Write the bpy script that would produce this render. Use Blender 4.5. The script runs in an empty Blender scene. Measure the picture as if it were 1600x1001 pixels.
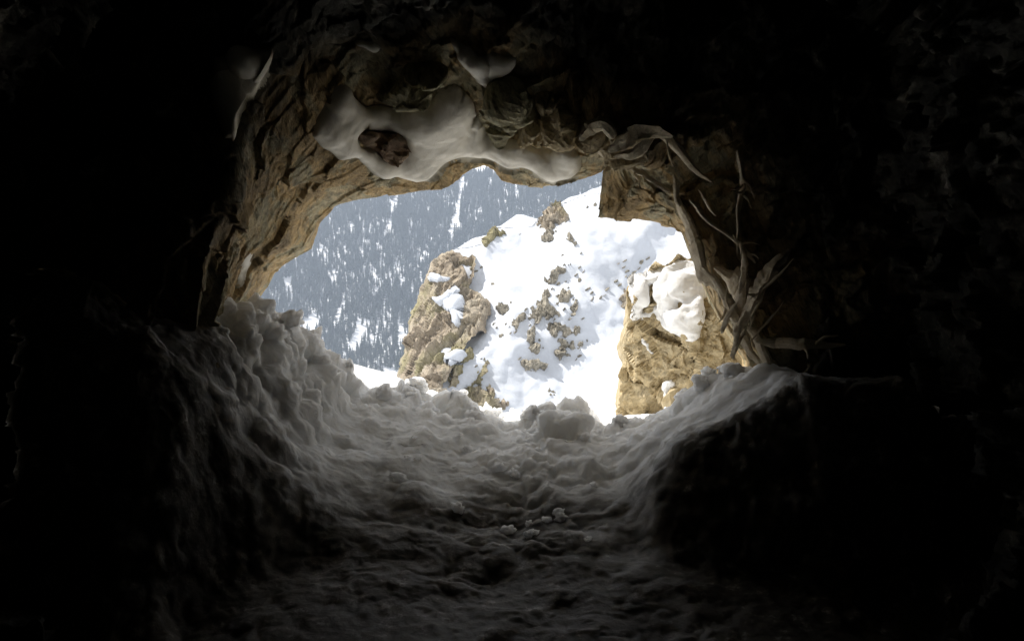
import bpy, math
import numpy as np
from mathutils import Vector
from mathutils.bvhtree import BVHTree

# ------------------------------------------------------------------ camera, world, sun, exposure
SC = bpy.context.scene
FPX, CX, CY = 1556.0, 800.0, 500.5          # focal length in photo pixels, picture centre
cam = bpy.data.cameras.new('camera'); cam.lens = 35.01; cam.sensor_width = 36
cam.clip_start = 0.05; cam.clip_end = 6000
camo = bpy.data.objects.new('camera', cam); SC.collection.objects.link(camo)
camo.location = (0, 0, 0); camo.rotation_euler = (math.radians(90), 0, 0); SC.camera = camo

SUN = Vector((-0.50, 0.12, 0.80)).normalized()
EL = math.asin(SUN.z); AZ = math.atan2(SUN.x, SUN.y)
w = bpy.data.worlds.new('World'); SC.world = w; w.use_nodes = True
nt = w.node_tree; nt.nodes.clear()
sky = nt.nodes.new('ShaderNodeTexSky'); sky.sky_type = 'NISHITA'; sky.sun_disc = False
sky.sun_elevation = EL; sky.sun_rotation = AZ; sky.altitude = 1800; sky.air_density = 1.0; sky.dust_density = 4.0; sky.ozone_density = 0.6
bg = nt.nodes.new('ShaderNodeBackground'); bg.inputs['Strength'].default_value = 0.15
wo = nt.nodes.new('ShaderNodeOutputWorld')
tcw = nt.nodes.new('ShaderNodeTexCoord'); cn = nt.nodes.new('ShaderNodeTexNoise'); cn.inputs['Scale'].default_value = 2.2; cn.inputs['Detail'].default_value = 6
crp = nt.nodes.new('ShaderNodeMapRange'); crp.inputs[1].default_value = 0.3; crp.inputs[2].default_value = 0.65; crp.inputs[3].default_value = 0.75; crp.inputs[4].default_value = 0.95
fill_veil = nt.nodes.new('ShaderNodeMix'); fill_veil.data_type = 'RGBA'; fill_veil.inputs[7].default_value = (3.5, 3.4, 3.25, 1)      # unseen white cloud veil, added to brighten the cave mouth
nt.links.new(tcw.outputs['Generated'], cn.inputs['Vector']); nt.links.new(cn.outputs['Fac'], crp.inputs[0]); nt.links.new(crp.outputs[0], fill_veil.inputs[0]); nt.links.new(sky.outputs[0], fill_veil.inputs[6])
nt.links.new(fill_veil.outputs[2], bg.inputs[0]); nt.links.new(bg.outputs[0], wo.inputs[0])
sl = bpy.data.lights.new('sun', 'SUN'); sl.energy = 3.0; sl.angle = math.radians(0.5); sl.color = (1.0, 0.955, 0.89)
so = bpy.data.objects.new('sun', sl); SC.collection.objects.link(so)
so.rotation_euler = SUN.to_track_quat('Z', 'Y').to_euler(); so.location = (10, -10, 30)
SC.view_settings.view_transform = 'Standard'; SC.view_settings.look = 'None'
SC.view_settings.exposure = 1.25; SC.view_settings.gamma = 1.0
SC.cycles.max_bounces = 8; SC.cycles.diffuse_bounces = 5; SC.cycles.volume_bounces = 0
SC.cycles.glossy_bounces = 2; SC.cycles.transmission_bounces = 2
SC.cycles.use_denoising = True
SC.cycles.sample_clamp_indirect = 6.0

rng = np.random.default_rng(7)

# ------------------------------------------------------------------ noise
def _h(i, j, k, s):
    n = (i.astype(np.int64) * 374761393 + j.astype(np.int64) * 668265263 + k.astype(np.int64) * 2147483647 + s * 1274126177) & 0xFFFFFFFF
    n = ((n ^ (n >> 13)) * 1274126177) & 0xFFFFFFFF
    n = ((n ^ (n >> 16)) * 2246822519) & 0xFFFFFFFF
    return ((n ^ (n >> 15)) & 0xFFFFFF) / float(0xFFFFFF)
def noise(P, s=0):
    P = np.asarray(P, float); F = np.floor(P); f = P - F; F = F.astype(np.int64)
    u = f * f * f * (f * (f * 6 - 15) + 10)
    r = 0
    for a in (0, 1):
        for b in (0, 1):
            for c in (0, 1):
                wgt = (u[..., 0] if a else 1 - u[..., 0]) * (u[..., 1] if b else 1 - u[..., 1]) * (u[..., 2] if c else 1 - u[..., 2])
                r = r + wgt * _h(F[..., 0] + a, F[..., 1] + b, F[..., 2] + c, s)
    return r * 2 - 1
def fbm(P, o=4, s=0, g=0.5):
    a, t, r = 1.0, 0.0, 0
    for i in range(o):
        r = r + a * noise(P * 2.03 ** i + i * 17.3, s + i); t += a; a *= g
    return r / t
def ridged(P, o=4, s=0, g=0.5):
    a, t, r = 1.0, 0.0, 0
    for i in range(o):
        r = r + a * (1 - 2 * np.abs(noise(P * 2.1 ** i + i * 9.7, s + i))); t += a; a *= g
    return r / t
def cell(P, s=0):
    """worley noise: distance to nearest and second nearest feature point, and the nearest's random value"""
    F = np.floor(P).astype(np.int64); d1 = np.full(P.shape[:-1], 9.); d2 = d1.copy(); v = np.zeros_like(d1)
    for a in (-1, 0, 1):
        for b in (-1, 0, 1):
            for c in (-1, 0, 1):
                i, j, k = F[..., 0] + a, F[..., 1] + b, F[..., 2] + c
                q = np.stack([i + _h(i, j, k, s), j + _h(i, j, k, s + 1), k + _h(i, j, k, s + 2)], -1)
                d = np.linalg.norm(q - P, axis=-1); near = d < d1
                d2 = np.where(near, d1, np.minimum(d2, d)); v = np.where(near, _h(i, j, k, s + 3), v); d1 = np.where(near, d, d1)
    return d1, d2, v
def facets(P, s=0, tilt=1.0, step=0.5):
    """broken flat faces: every cell is a randomly tilted plane"""
    F = np.floor(P).astype(np.int64); d1 = np.full(P.shape[:-1], 9.); r = np.zeros_like(d1)
    for a in (-1, 0, 1):
        for b in (-1, 0, 1):
            for c in (-1, 0, 1):
                i, j, k = F[..., 0] + a, F[..., 1] + b, F[..., 2] + c
                h = [_h(i, j, k, s + n) for n in range(7)]
                o = P - np.stack([i + h[0], j + h[1], k + h[2]], -1); d = np.linalg.norm(o, axis=-1)
                v = tilt * (o[..., 0] * (h[3] - .5) + o[..., 1] * (h[4] - .5) + o[..., 2] * (h[5] - .5)) * 2 + step * (h[6] - .5)
                near = d < d1; r = np.where(near, v, r); d1 = np.where(near, d, d1)
    return r
def sstep(a, b, x):
    t = np.clip((x - a) / (b - a), 0, 1); return t * t * (3 - 2 * t)
def stretch(P, d, k):
    d = np.array(d, float); d /= np.linalg.norm(d)
    return P + (P @ d)[..., None] * d * (k - 1)
def at(px, py, Y):
    px, py, Y = np.broadcast_arrays(np.asarray(px, float), np.asarray(py, float), np.asarray(Y, float))
    return np.stack([(px - CX) / FPX * Y, Y, (CY - py) / FPX * Y], -1)

# ------------------------------------------------------------------ mesh helpers
def mesh_obj(name, V, F, mat, parent=None, smooth=True, centre=True, tint=None):
    V = np.asarray(V, np.float64).reshape(-1, 3); F = np.asarray(F, np.int32)
    k = F.shape[1]
    c = np.zeros(3)
    if centre and parent is None:
        c = np.array([(V[:, 0].min() + V[:, 0].max()) / 2, (V[:, 1].min() + V[:, 1].max()) / 2, V[:, 2].min()])
    if parent is not None: c = np.array(parent.location)
    me = bpy.data.meshes.new(name)
    me.vertices.add(len(V)); me.vertices.foreach_set('co', (V - c).astype(np.float32).ravel())
    me.loops.add(F.size); me.loops.foreach_set('vertex_index', F.ravel())
    me.polygons.add(len(F)); me.polygons.foreach_set('loop_start', np.arange(0, F.size, k, dtype=np.int32))
    me.polygons.foreach_set('loop_total', np.full(len(F), k, np.int32))
    me.polygons.foreach_set('use_smooth', np.full(len(F), smooth))
    me.update(calc_edges=True); me.validate()
    if tint is not None:
        at_ = me.attributes.new('tint', 'FLOAT', 'POINT'); at_.data.foreach_set('value', np.asarray(tint, np.float32))
    me.materials.append(mat)
    o = bpy.data.objects.new(name, me); SC.collection.objects.link(o)
    if parent is not None: o.parent = parent
    else: o.location = c
    return o
def tag(o, label=None, cat=None, group=None, kind=None):
    if label: o['label'] = label
    if cat: o['category'] = cat
    if group: o['group'] = group
    if kind: o['kind'] = kind
    return o
def grid_faces(n, m, closed=False):
    i = np.arange(n - 1)[:, None]; j = np.arange(m if closed else m - 1)[None, :]
    j2 = (j + 1) % m
    return np.stack([i * m + j, i * m + j2, (i + 1) * m + j2, (i + 1) * m + j], -1).reshape(-1, 4)
def grid_normals(P, closed=False):
    if closed:
        dj = np.roll(P, -1, 1) - np.roll(P, 1, 1)
    else:
        dj = np.gradient(P, axis=1)
    n = np.cross(np.gradient(P, axis=0), dj); l = np.linalg.norm(n, axis=-1, keepdims=True)
    return n / np.maximum(l, 1e-12)
def sdf(poly, X, Y):
    """signed distance to a closed polygon, positive inside"""
    p = np.asarray(poly, float); q = np.roll(p, -1, 0)
    d = np.full(X.shape, 1e9); ins = np.zeros(X.shape, bool)
    for (x0, y0), (x1, y1) in zip(p, q):
        ex, ey = x1 - x0, y1 - y0; L = ex * ex + ey * ey + 1e-9
        t = np.clip(((X - x0) * ex + (Y - y0) * ey) / L, 0, 1)
        d = np.minimum(d, np.hypot(X - x0 - t * ex, Y - y0 - t * ey))
        if y0 != y1:
            c = ((y0 > Y) != (y1 > Y)) & (X < (x1 - x0) * (Y - y0) / (y1 - y0) + x0); ins ^= c
    return np.where(ins, d, -d)

# ------------------------------------------------------------------ materials
def new_mat(name, rough=0.9, spec=0.2):
    m = bpy.data.materials.new(name); m.use_nodes = True
    b = m.node_tree.nodes['Principled BSDF']
    b.inputs['Roughness'].default_value = rough; b.inputs['Specular IOR Level'].default_value = spec
    return m, m.node_tree, b
def N(nt, t, **kw):
    n = nt.nodes.new(t)
    for k, v in kw.items():
        if k in n.inputs.keys(): n.inputs[k].default_value = v
        else: setattr(n, k, v)
    return n
def noise_node(nt, vec, scale, detail=6, rough=0.55, dist=0.0):
    n = N(nt, 'ShaderNodeTexNoise'); n.inputs['Scale'].default_value = scale; n.inputs['Detail'].default_value = detail
    n.inputs['Roughness'].default_value = rough; n.inputs['Distortion'].default_value = dist
    nt.links.new(vec, n.inputs['Vector']); return n.outputs['Fac']
def ramp(nt, fac, stops):
    r = nt.nodes.new('ShaderNodeValToRGB'); e = r.color_ramp.elements
    while len(e) < len(stops): e.new(0.5)
    for el, (p, c) in zip(e, stops): el.position = p; el.color = (*c, 1) if len(c) == 3 else c
    nt.links.new(fac, r.inputs[0]); return r.outputs[0]
def mix(nt, fac, a, b, mode='MIX'):
    m = nt.nodes.new('ShaderNodeMix'); m.data_type = 'RGBA'; m.blend_type = mode
    for s, v in ((0, fac), (6, a), (7, b)):
        if hasattr(v, 'is_linked') or isinstance(v, bpy.types.NodeSocket): nt.links.new(v, m.inputs[s])
        elif s == 0: m.inputs[0].default_value = v
        else: m.inputs[s].default_value = (*v, 1)
    return m.outputs[2]
def coords(nt, stretch_rot=None, scale=(1, 1, 1)):
    g = nt.nodes.new('ShaderNodeNewGeometry')          # world position: the pattern stays with the static rock
    if stretch_rot is None and scale == (1, 1, 1): return g.outputs['Position']
    mp = nt.nodes.new('ShaderNodeMapping'); mp.vector_type = 'POINT'
    mp.inputs['Rotation'].default_value = stretch_rot or (0, 0, 0)
    nt.links.new(g.outputs['Position'], mp.inputs['Vector'])
    m2 = nt.nodes.new('ShaderNodeMapping'); m2.inputs['Scale'].default_value = scale
    nt.links.new(mp.outputs[0], m2.inputs['Vector']); return m2.outputs[0]
def bump(nt, b, pairs):
    prev = None
    for h, strength, dist in pairs:
        n = nt.nodes.new('ShaderNodeBump'); n.inputs['Strength'].default_value = strength; n.inputs['Distance'].default_value = dist
        nt.links.new(h, n.inputs['Height'])
        if prev: nt.links.new(prev, n.inputs['Normal'])
        prev = n.outputs[0]
    nt.links.new(prev, b.inputs['Normal'])

def rock_mat(name, stops, scale=1.0, rot=None, sc=(1, 1, 1), dark=0.5, lichen=None, b1=0.03, rough=0.88, spec=0.25):
    m, nt, b = new_mat(name, rough, spec); v = coords(nt, rot, sc)
    c = ramp(nt, noise_node(nt, v, 3.2 * scale, 8, 0.62, 0.4), stops)
    streak = ramp(nt, noise_node(nt, v, 11 * scale, 6, 0.7, 1.2), [(0.36, (dark,) * 3), (0.52, (1,) * 3), (0.75, (1.25, 1.22, 1.15))])
    c = mix(nt, 0.85, c, streak, 'MULTIPLY')
    if lichen:
        f = ramp(nt, noise_node(nt, coords(nt), 2.1 * scale, 4, 0.6), [(0.48, (0,) * 3), (0.62, (1,) * 3)])
        c = mix(nt, f, c, lichen)
    fine = noise_node(nt, v, 60 * scale, 5, 0.7)
    c = mix(nt, 0.5, c, ramp(nt, fine, [(0.3, (0.6,) * 3), (0.7, (1.3,) * 3)]), 'MULTIPLY')
    nt.links.new(c, b.inputs['Base Color'])
    bump(nt, b, [(noise_node(nt, v, 9 * scale, 8, 0.65, 0.6), 0.9, b1), (fine, 0.6, b1 * 0.25)])
    return m
def snow_mat(name, col=(0.86, 0.87, 0.88), s=1.0, amp=0.012, dirt=0.0, spec=0.25):
    m, nt, b = new_mat(name, 0.65, spec); v = coords(nt)
    c = ramp(nt, noise_node(nt, v, 2.5 * s, 6, 0.6), [(0.3, tuple(x * (0.9 - dirt * 0.35) for x in col)), (0.65, col)])
    if dirt:
        f = ramp(nt, noise_node(nt, v, 26 * s, 5, 0.7), [(0.60, (0,) * 3), (0.78, (dirt,) * 3)])
        c = mix(nt, f, c, (0.33, 0.27, 0.19))
    nt.links.new(c, b.inputs['Base Color'])
    bump(nt, b, [(noise_node(nt, v, 14 * s, 7, 0.6, 0.3), 0.8, amp * 2.5), (noise_node(nt, v, 90 * s, 4, 0.65), 0.7, amp * 0.5)])
    return m

M = {}
GOLD = [(0.25, (0.14, 0.11, 0.07)), (0.38, (0.34, 0.26, 0.15)), (0.48, (0.54, 0.39, 0.20)), (0.56, (0.36, 0.33, 0.22)), (0.66, (0.58, 0.47, 0.29)), (0.8, (0.70, 0.59, 0.40))]
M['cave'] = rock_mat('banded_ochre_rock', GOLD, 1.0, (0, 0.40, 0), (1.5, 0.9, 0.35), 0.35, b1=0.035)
# chamber shade painted in: rock colour darkens inwards, to the right and upwards
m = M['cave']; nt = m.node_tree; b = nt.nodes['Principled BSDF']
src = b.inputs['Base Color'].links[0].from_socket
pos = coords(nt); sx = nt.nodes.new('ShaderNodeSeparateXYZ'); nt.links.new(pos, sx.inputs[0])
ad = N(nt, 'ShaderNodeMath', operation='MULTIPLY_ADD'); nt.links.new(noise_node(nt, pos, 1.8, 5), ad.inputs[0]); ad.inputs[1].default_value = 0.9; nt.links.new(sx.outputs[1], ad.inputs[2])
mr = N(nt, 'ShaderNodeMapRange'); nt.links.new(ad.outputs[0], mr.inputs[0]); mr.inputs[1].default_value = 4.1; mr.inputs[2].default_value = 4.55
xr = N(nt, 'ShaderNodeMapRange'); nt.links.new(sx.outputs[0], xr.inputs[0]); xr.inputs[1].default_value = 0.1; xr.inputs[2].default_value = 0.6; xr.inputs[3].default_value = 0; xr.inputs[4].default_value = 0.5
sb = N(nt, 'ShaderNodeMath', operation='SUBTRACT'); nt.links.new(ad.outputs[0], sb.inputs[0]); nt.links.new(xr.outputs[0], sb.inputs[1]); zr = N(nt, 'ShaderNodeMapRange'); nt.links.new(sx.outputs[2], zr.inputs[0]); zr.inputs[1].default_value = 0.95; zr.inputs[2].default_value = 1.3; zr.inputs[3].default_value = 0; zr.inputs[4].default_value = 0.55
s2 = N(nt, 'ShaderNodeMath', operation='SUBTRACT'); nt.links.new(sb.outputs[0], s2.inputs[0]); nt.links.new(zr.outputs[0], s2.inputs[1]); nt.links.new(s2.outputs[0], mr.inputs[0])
shade_ink = ramp(nt, noise_node(nt, pos, 5, 8, 0.7), [(0.38, (0.03, 0.03, 0.027)), (0.56, (0.075, 0.072, 0.06)), (0.68, (0.28, 0.27, 0.23))])
nt.links.new(mix(nt, mr.outputs[0], shade_ink, src), b.inputs['Base Color'])
M['gold'] = rock_mat('golden_limestone', [(0.25, (0.32, 0.25, 0.14)), (0.5, (0.47, 0.38, 0.23)), (0.75, (0.54, 0.47, 0.33))], 1.6, (0, -0.7, 0), (1.3, 1, 0.6), 0.6, b1=0.02)
M['olive'] = rock_mat('olive_rock', [(0.25, (0.18, 0.165, 0.10)), (0.5, (0.36, 0.33, 0.21)), (0.78, (0.52, 0.47, 0.32))], 2.2, (0.3, 0.5, 0), (1, 1, 0.6), 0.5, b1=0.02)
M['red'] = rock_mat('red_brown_rock', [(0.25, (0.12, 0.085, 0.06)), (0.5, (0.26, 0.18, 0.12)), (0.78, (0.32, 0.24, 0.15))], 3.0, b1=0.02)
M['flake'] = rock_mat('pale_flaky_rock', [(0.25, (0.42, 0.35, 0.24)), (0.5, (0.62, 0.54, 0.39)), (0.75, (0.72, 0.65, 0.50))], 3.0, None, (1, 1, 1), 0.6, b1=0.01)
M['crag'] = rock_mat('buff_limestone', [(0.28, (0.20, 0.165, 0.125)), (0.45, (0.36, 0.30, 0.225)), (0.6, (0.44, 0.385, 0.30)), (0.75, (0.34, 0.31, 0.24))], 0.14, (0, -0.25, 0), (1.4, 1, 0.55), 0.5, lichen=(0.29, 0.26, 0.15), b1=0.5)
M['greyrock'] = rock_mat('grey_limestone', [(0.28, (0.17, 0.155, 0.13)), (0.5, (0.33, 0.30, 0.24)), (0.75, (0.46, 0.42, 0.34))], 0.35, b1=0.25, dark=0.45)
M['snow'] = snow_mat('crusted_snow', (0.91, 0.92, 0.92), 1.0, 0.005, 0.05)
M['snow_out'] = snow_mat('sunlit_snow', (0.51, 0.54, 0.59), 0.06, 0.05)
M['snow_far'] = snow_mat('far_snow', (0.86, 0.88, 0.91), 0.004, 0.6)
M['ice'] = snow_mat('milky_ice', (0.84, 0.80, 0.70), 0.5, 0.004, 0.0, 0.3); M['ice'].node_tree.nodes['Principled BSDF'].inputs['Roughness'].default_value = 0.6
M['cap'] = snow_mat('melting_snow', (0.84, 0.845, 0.85), 0.8, 0.006, 0.12)
m = M['snow']; nt = m.node_tree; b = nt.nodes['Principled BSDF']; src = b.inputs['Base Color'].links[0].from_socket
at_r = nt.nodes.new('ShaderNodeAttribute'); at_r.attribute_name = 'tint'
nt.links.new(mix(nt, at_r.outputs['Fac'], src, ramp(nt, noise_node(nt, coords(nt), 16, 6, 0.7), [(0.42, (0.07, 0.065, 0.055)), (0.58, (0.13, 0.12, 0.105)), (0.7, (0.45, 0.44, 0.42))])), b.inputs['Base Color'])  # tint blends in a dark colour: painted shade of banks, dirty near floor
b.inputs['Subsurface Weight'].default_value = 1.0; b.inputs['Subsurface Radius'].default_value = (1.0, 0.97, 0.93); b.inputs['Subsurface Scale'].default_value = 0.14
m = M['ice']; nt = m.node_tree; b = nt.nodes['Principled BSDF']; src = b.inputs['Base Color'].links[0].from_socket
at_r = nt.nodes.new('ShaderNodeAttribute'); at_r.attribute_name = 'tint'      # where the ice is thin the olive rock shows through
sb = N(nt, 'ShaderNodeMath', operation='MULTIPLY_ADD'); nt.links.new(noise_node(nt, coords(nt), 5, 5, 0.6), sb.inputs[0]); sb.inputs[1].default_value = 1.6; nt.links.new(at_r.outputs['Fac'], sb.inputs[2])
cl = N(nt, 'ShaderNodeMapRange'); nt.links.new(sb.outputs[0], cl.inputs[0]); cl.inputs[1].default_value = 0.95; cl.inputs[2].default_value = 1.75
nt.links.new(mix(nt, cl.outputs[0], (0.30, 0.27, 0.19), src), b.inputs['Base Color'])
m, nt, b = new_mat('weathered_wood', 0.85, 0.2); M['wood'] = m
g = nt.nodes.new('ShaderNodeTexCoord').outputs['Object']
mp = nt.nodes.new('ShaderNodeMapping'); mp.inputs['Scale'].default_value = (1, 1, 1); nt.links.new(g, mp.inputs[0])
wn = noise_node(nt, mp.outputs[0], 45, 6, 0.7, 0.5)
nt.links.new(ramp(nt, wn, [(0.3, (0.42, 0.34, 0.23)), (0.5, (0.62, 0.53, 0.39)), (0.75, (0.76, 0.69, 0.55))]), b.inputs['Base Color'])
bump(nt, b, [(wn, 0.8, 0.006)])
m, nt, b = new_mat('conifer_needles', 0.95, 0.1); M['tree'] = m
a_ = nt.nodes.new('ShaderNodeAttribute'); a_.attribute_name = 'tint'
nt.links.new(ramp(nt, a_.outputs['Fac'], [(0.0, (0.022, 0.034, 0.026)), (0.55, (0.055, 0.068, 0.055)), (0.85, (0.10, 0.11, 0.10)), (1.0, (0.42, 0.44, 0.46))]), b.inputs['Base Color'])

# ------------------------------------------------------------------ the cave: loops round the opening, from the outer face to the chamber
C0 = (780.0, 450.0)
LOOP_A = [(1160, 560, 5.2), (1150, 700, 5.4), (1060, 800, 5.5), (780, 860, 5.6), (520, 800, 5.6), (400, 640, 5.5), (385, 520, 5.4), (398, 470, 5.35),
  (418, 446, 5.35), (428, 426, 5.35), (455, 408, 5.3), (488, 388, 5.25), (494, 368, 5.2), (500, 348, 5.15), (522, 322, 5.1), (555, 313, 5.05), (590, 308, 5.0),
  (640, 300, 5.0), (690, 296, 5.0), (708, 288, 5.0), (722, 275, 5.0), (740, 264, 5.0), (757, 260, 5.0), (772, 266, 5.0), (784, 281, 5.0), (800, 287, 5.0), (850, 291, 5.0),
  (885, 287, 5.0), (915, 280, 4.95), (942, 267, 4.9), (938, 300, 4.9), (932, 341, 4.9), (960, 343, 4.9), (990, 340, 4.9), (1025, 347, 4.95), (1062, 360, 5.0),
  (1074, 385, 5.05), (1090, 425, 5.1), (1112, 480, 5.15), (1140, 530, 5.2)]
LOOP_B = [(1195, 560, 4.35), (1215, 640, 4.3), (1120, 900, 4.1), (780, 1050, 4.0), (430, 900, 3.9), (330, 620, 3.85), (312, 510, 3.8), (319, 463, 3.8),
  (325, 405, 3.8), (345, 325, 3.8), (376, 215, 3.8), (405, 140, 3.8), (430, 75, 3.8), (452, 30, 3.85), (490, 0, 3.9), (535, -20, 3.9), (560, 30, 4.0), (600, 60, 4.1),
  (660, 70, 4.15), (720, 62, 4.2), (780, 78, 4.2), (835, 108, 4.3), (880, 140, 4.4), (905, 180, 4.35), (940, 205, 4.35), (990, 232, 4.4), (1050, 268, 4.5),
  (1075, 300, 4.55), (1092, 345, 4.6), (1112, 400, 4.6), (1140, 450, 4.55), (1160, 495, 4.5), (1180, 535, 4.4)]
LOOP_C = [(1420, 470, 4.1), (1420, 800, 4.0), (1200, 1250, 3.7), (800, 1350, 3.6), (400, 1250, 3.6), (90, 900, 3.6), (70, 450, 3.6), (110, 100, 3.6), (330, -130, 3.5),
  (560, -210, 3.5), (800, -230, 3.6), (1150, -160, 3.8), (1400, 60, 4.0)]
NT = 1500
TH = np.linspace(-math.pi, math.pi, NT, endpoint=False)
def loop(pts, scale=1.0):
    p = np.array(pts, float); q = np.roll(p, -1, 0)
    t = np.linspace(0, 1, 30, endpoint=False)[:, None, None]
    d = (p[None] * (1 - t) + q[None] * t).transpose(1, 0, 2).reshape(-1, 3)
    ang = np.arctan2(CY - d[:, 1] - (CY - C0[1]), d[:, 0] - C0[0]); r = np.hypot(d[:, 0] - C0[0], d[:, 1] - C0[1])
    o = np.argsort(ang); ang, r, Y = ang[o], r[o], d[o, 2]
    ang = np.r_[ang - 2 * math.pi, ang, ang + 2 * math.pi]; r = np.tile(r, 3); Y = np.tile(Y, 3)
    R = np.interp(TH, ang, r) * scale; YY = np.interp(TH, ang, Y)
    return at(C0[0] + R * np.cos(TH), C0[1] - R * np.sin(TH), YY)
A = loop(LOOP_A); B = loop(LOOP_B); Cc = loop(LOOP_C)
ct, st = np.cos(TH), np.sin(TH)
A0 = loop(LOOP_A, 1.10); A0[:, 1] += 0.22
E1 = A0 + np.stack([ct * 0.7, np.where(st > 0, -0.25 * st, -0.6 * st), st * 0.7], -1)
E2 = np.stack([ct * 14, 6.2 - np.where(st > 0, 0.62, 0.5) * st * 14, st * 14], -1)
D1 = np.stack([ct * 1.75 * (1 + 0.15 * np.cos(2 * TH)) + 0.0, np.full(NT, 2.1), st * 1.55], -1); D1[:, 0] -= 0.10
D2 = D1.copy(); D2[:, 1] = -1.5
D3 = D1 * 0.8; D3[:, 1] = -3.4
D4 = D1 * 0.02; D4[:, 1] = -3.8
st_list = [(E2, 0), (E1, 30), (A0, 14), (A, 16), (B, 220), (Cc, 70), (D1, 70), (D2, 40), (D3, 12), (D4, 8)]
rows = [E2]; amp = [0.5]; AM = [0.6, 0.12, 0.035, 0.012, 0.05, 0.12, 0.16, 0.14, 0.1, 0.0]
amp = [AM[0]]
for k in range(1, len(st_list)):
    P0, P1, n = st_list[k - 1][0], st_list[k][0], st_list[k][1]
    for i in range(1, n + 1):
        t = i / n
        rows.append(P0 * (1 - t) + P1 * t); amp.append(AM[k - 1] * (1 - t) + AM[k] * t)
G = np.array(rows); AMP = np.array(amp)[:, None]
# ease the corners along the tunnel
for _ in range(2):
    G[1:-1] = 0.5 * G[1:-1] + 0.25 * (G[2:] + G[:-2])
iA = 60; mid = sstep(0, 30, np.arange(len(G)) - iA) * 1.0
Nn = grid_normals(G, True)
cen = np.array([0, 0, 0.1])
flip = np.sign(((cen - G) * Nn)[..., [0, 2]].sum(-1).mean()); Nn = Nn * flip          # towards the inside
S = stretch(G, (0.42, 0.1, 0.9), 0.55)
Wp = S + 0.05 * fbm(G * 4, 3, 11)[..., None]
disp = 0.40 * fbm(G * 1.7, 3, 1) + 1.25 * facets(Wp * np.array([2.9, 2.4, 2.9]), 5, 0.9, 0.9) + 0.55 * facets(Wp * np.array([8.5, 6.5, 9.0]), 15, 0.9, 0.9) + 0.20 * facets(Wp * 19, 25, 0.9, 0.9) + 0.08 * ridged(S * 9, 4, 3) + 0.12 * fbm(G * 34, 3, 4)
G = G + Nn * (disp * AMP)[..., None]
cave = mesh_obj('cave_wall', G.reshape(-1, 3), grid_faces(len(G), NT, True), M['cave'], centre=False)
tag(cave, kind='structure')
def bvh_of(P, F): return BVHTree.FromPolygons([tuple(p) for p in P.reshape(-1, 3)], [tuple(f) for f in F.tolist()])
sel = slice(iA - 8, iA + 360)
BV_CAVE = bvh_of(G[sel], grid_faces(G[sel].shape[0], NT, True))

# ------------------------------------------------------------------ snow heaped in the mouth
def px_pts(pts, Y):
    a = np.array(pts, float); w_ = at(a[:, 0], a[:, 1], Y); return w_[:, 0], w_[:, 2]
YL = 3.95
YCR = lambda X: 5.15 - 0.55 * sstep(0.5, 1.1, X) - 0.75 * sstep(0.55, 1.25, -X)
crest_px = [(100, 420), (200, 425), (320, 463), (385, 468), (400, 472), (440, 486), (470, 512), (515, 540), (530, 570), (570, 598), (600, 598), (640, 602), (680, 614), (700, 630), (740, 636), (790, 646), (830, 636), (846, 628), (903, 630), (915, 646), (960, 652), (1000, 646), (1030, 636), (1060, 622), (1075, 606), (1105, 580), (1140, 575), (1165, 572), (1190, 578), (1240, 580), (1290, 600), (1400, 600)]
cx_ = []; cz_ = []
for (a, b_) in crest_px:
    Xg = (a - CX) / FPX * 4.9
    for _ in range(6): Xg = (a - CX) / FPX * float(YCR(np.array(Xg)))
    Yg = float(YCR(np.array(Xg))); cx_.append(Xg); cz_.append((CY - b_) / FPX * Yg)
out_px = [(200, 560), (480, 548), (530, 560), (600, 579), (640, 596), (685, 610), (694, 630), (740, 636), (800, 648), (840, 662), (900, 660), (915, 658), (960, 651), (1010, 645), (1100, 640), (1300, 640)]
ox_, oz_ = px_pts(out_px, 6.3)
lip_px = [(60, 425), (200, 432), (290, 500), (350, 570), (400, 640), (440, 700), (500, 770), (570, 810), (900, 810), (980, 790), (1015, 740), (1050, 690), (1090, 660), (1180, 618), (1240, 590), (1300, 600), (1380, 582), (1450, 640), (1560, 610)]
lx_, lz_ = px_pts(lip_px, YL)
def ramp_floor(Y): return np.interp(Y, [-4, 1.0, 2.4, 3.1, 3.6, 4.0], [-1.3, -1.22, -1.10, -1.0, -0.88, -0.76])
def snow_h(X, Y):
    yc = YCR(X); zc = np.interp(X, cx_, cz_); zl = np.interp(X + 0.05 * fbm(np.stack([X * 3, Y * 0 + 1, Y * 0], -1), 3, 31), lx_, lz_)
    yl = YL - 0.12 * sstep(0.95, 1.25, -X) + 0.16 * fbm(np.stack([X * 2.2, X * 0 + 5, X * 0], -1), 3, 32) - 0.25 * sstep(0.5, 1.4, np.abs(X - 0.1))
    t = np.clip((Y - yl) / (yc - yl), 0, 1); a = zl + (zc - zl) * (1.6 * t - 0.6 * t * t)
    so_ = np.clip((Y - yc) / (6.3 - yc), 0, 1); zo = np.interp(X, ox_, oz_)
    a = a * (1 - sstep(0, 1, so_)) + zo * sstep(0, 1, so_) - 0.10 * np.sin(math.pi * so_); a = a - 0.35 * np.maximum(Y - 6.35, 0) ** 1.3
    fl = ramp_floor(Y)
    width = 0.20 + 0.45 * np.clip(zl - fl, 0, 1)
    k = sstep(0, 1, (yl - Y) / width)
    return np.where(Y < yl, a * (1 - k) + np.minimum(fl, a) * k, a)
xs = np.concatenate([np.linspace(-2.4, -1.62, 30), np.linspace(-1.6, 1.7, 480), np.linspace(1.72, 2.4, 24)])
ys = np.concatenate([np.linspace(-3.6, 2.2, 40), np.linspace(2.25, 3.3, 110), np.linspace(3.31, 5.7, 360), np.linspace(5.72, 8.0, 70)])
XX, YY = np.meshgrid(xs, ys)
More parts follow.
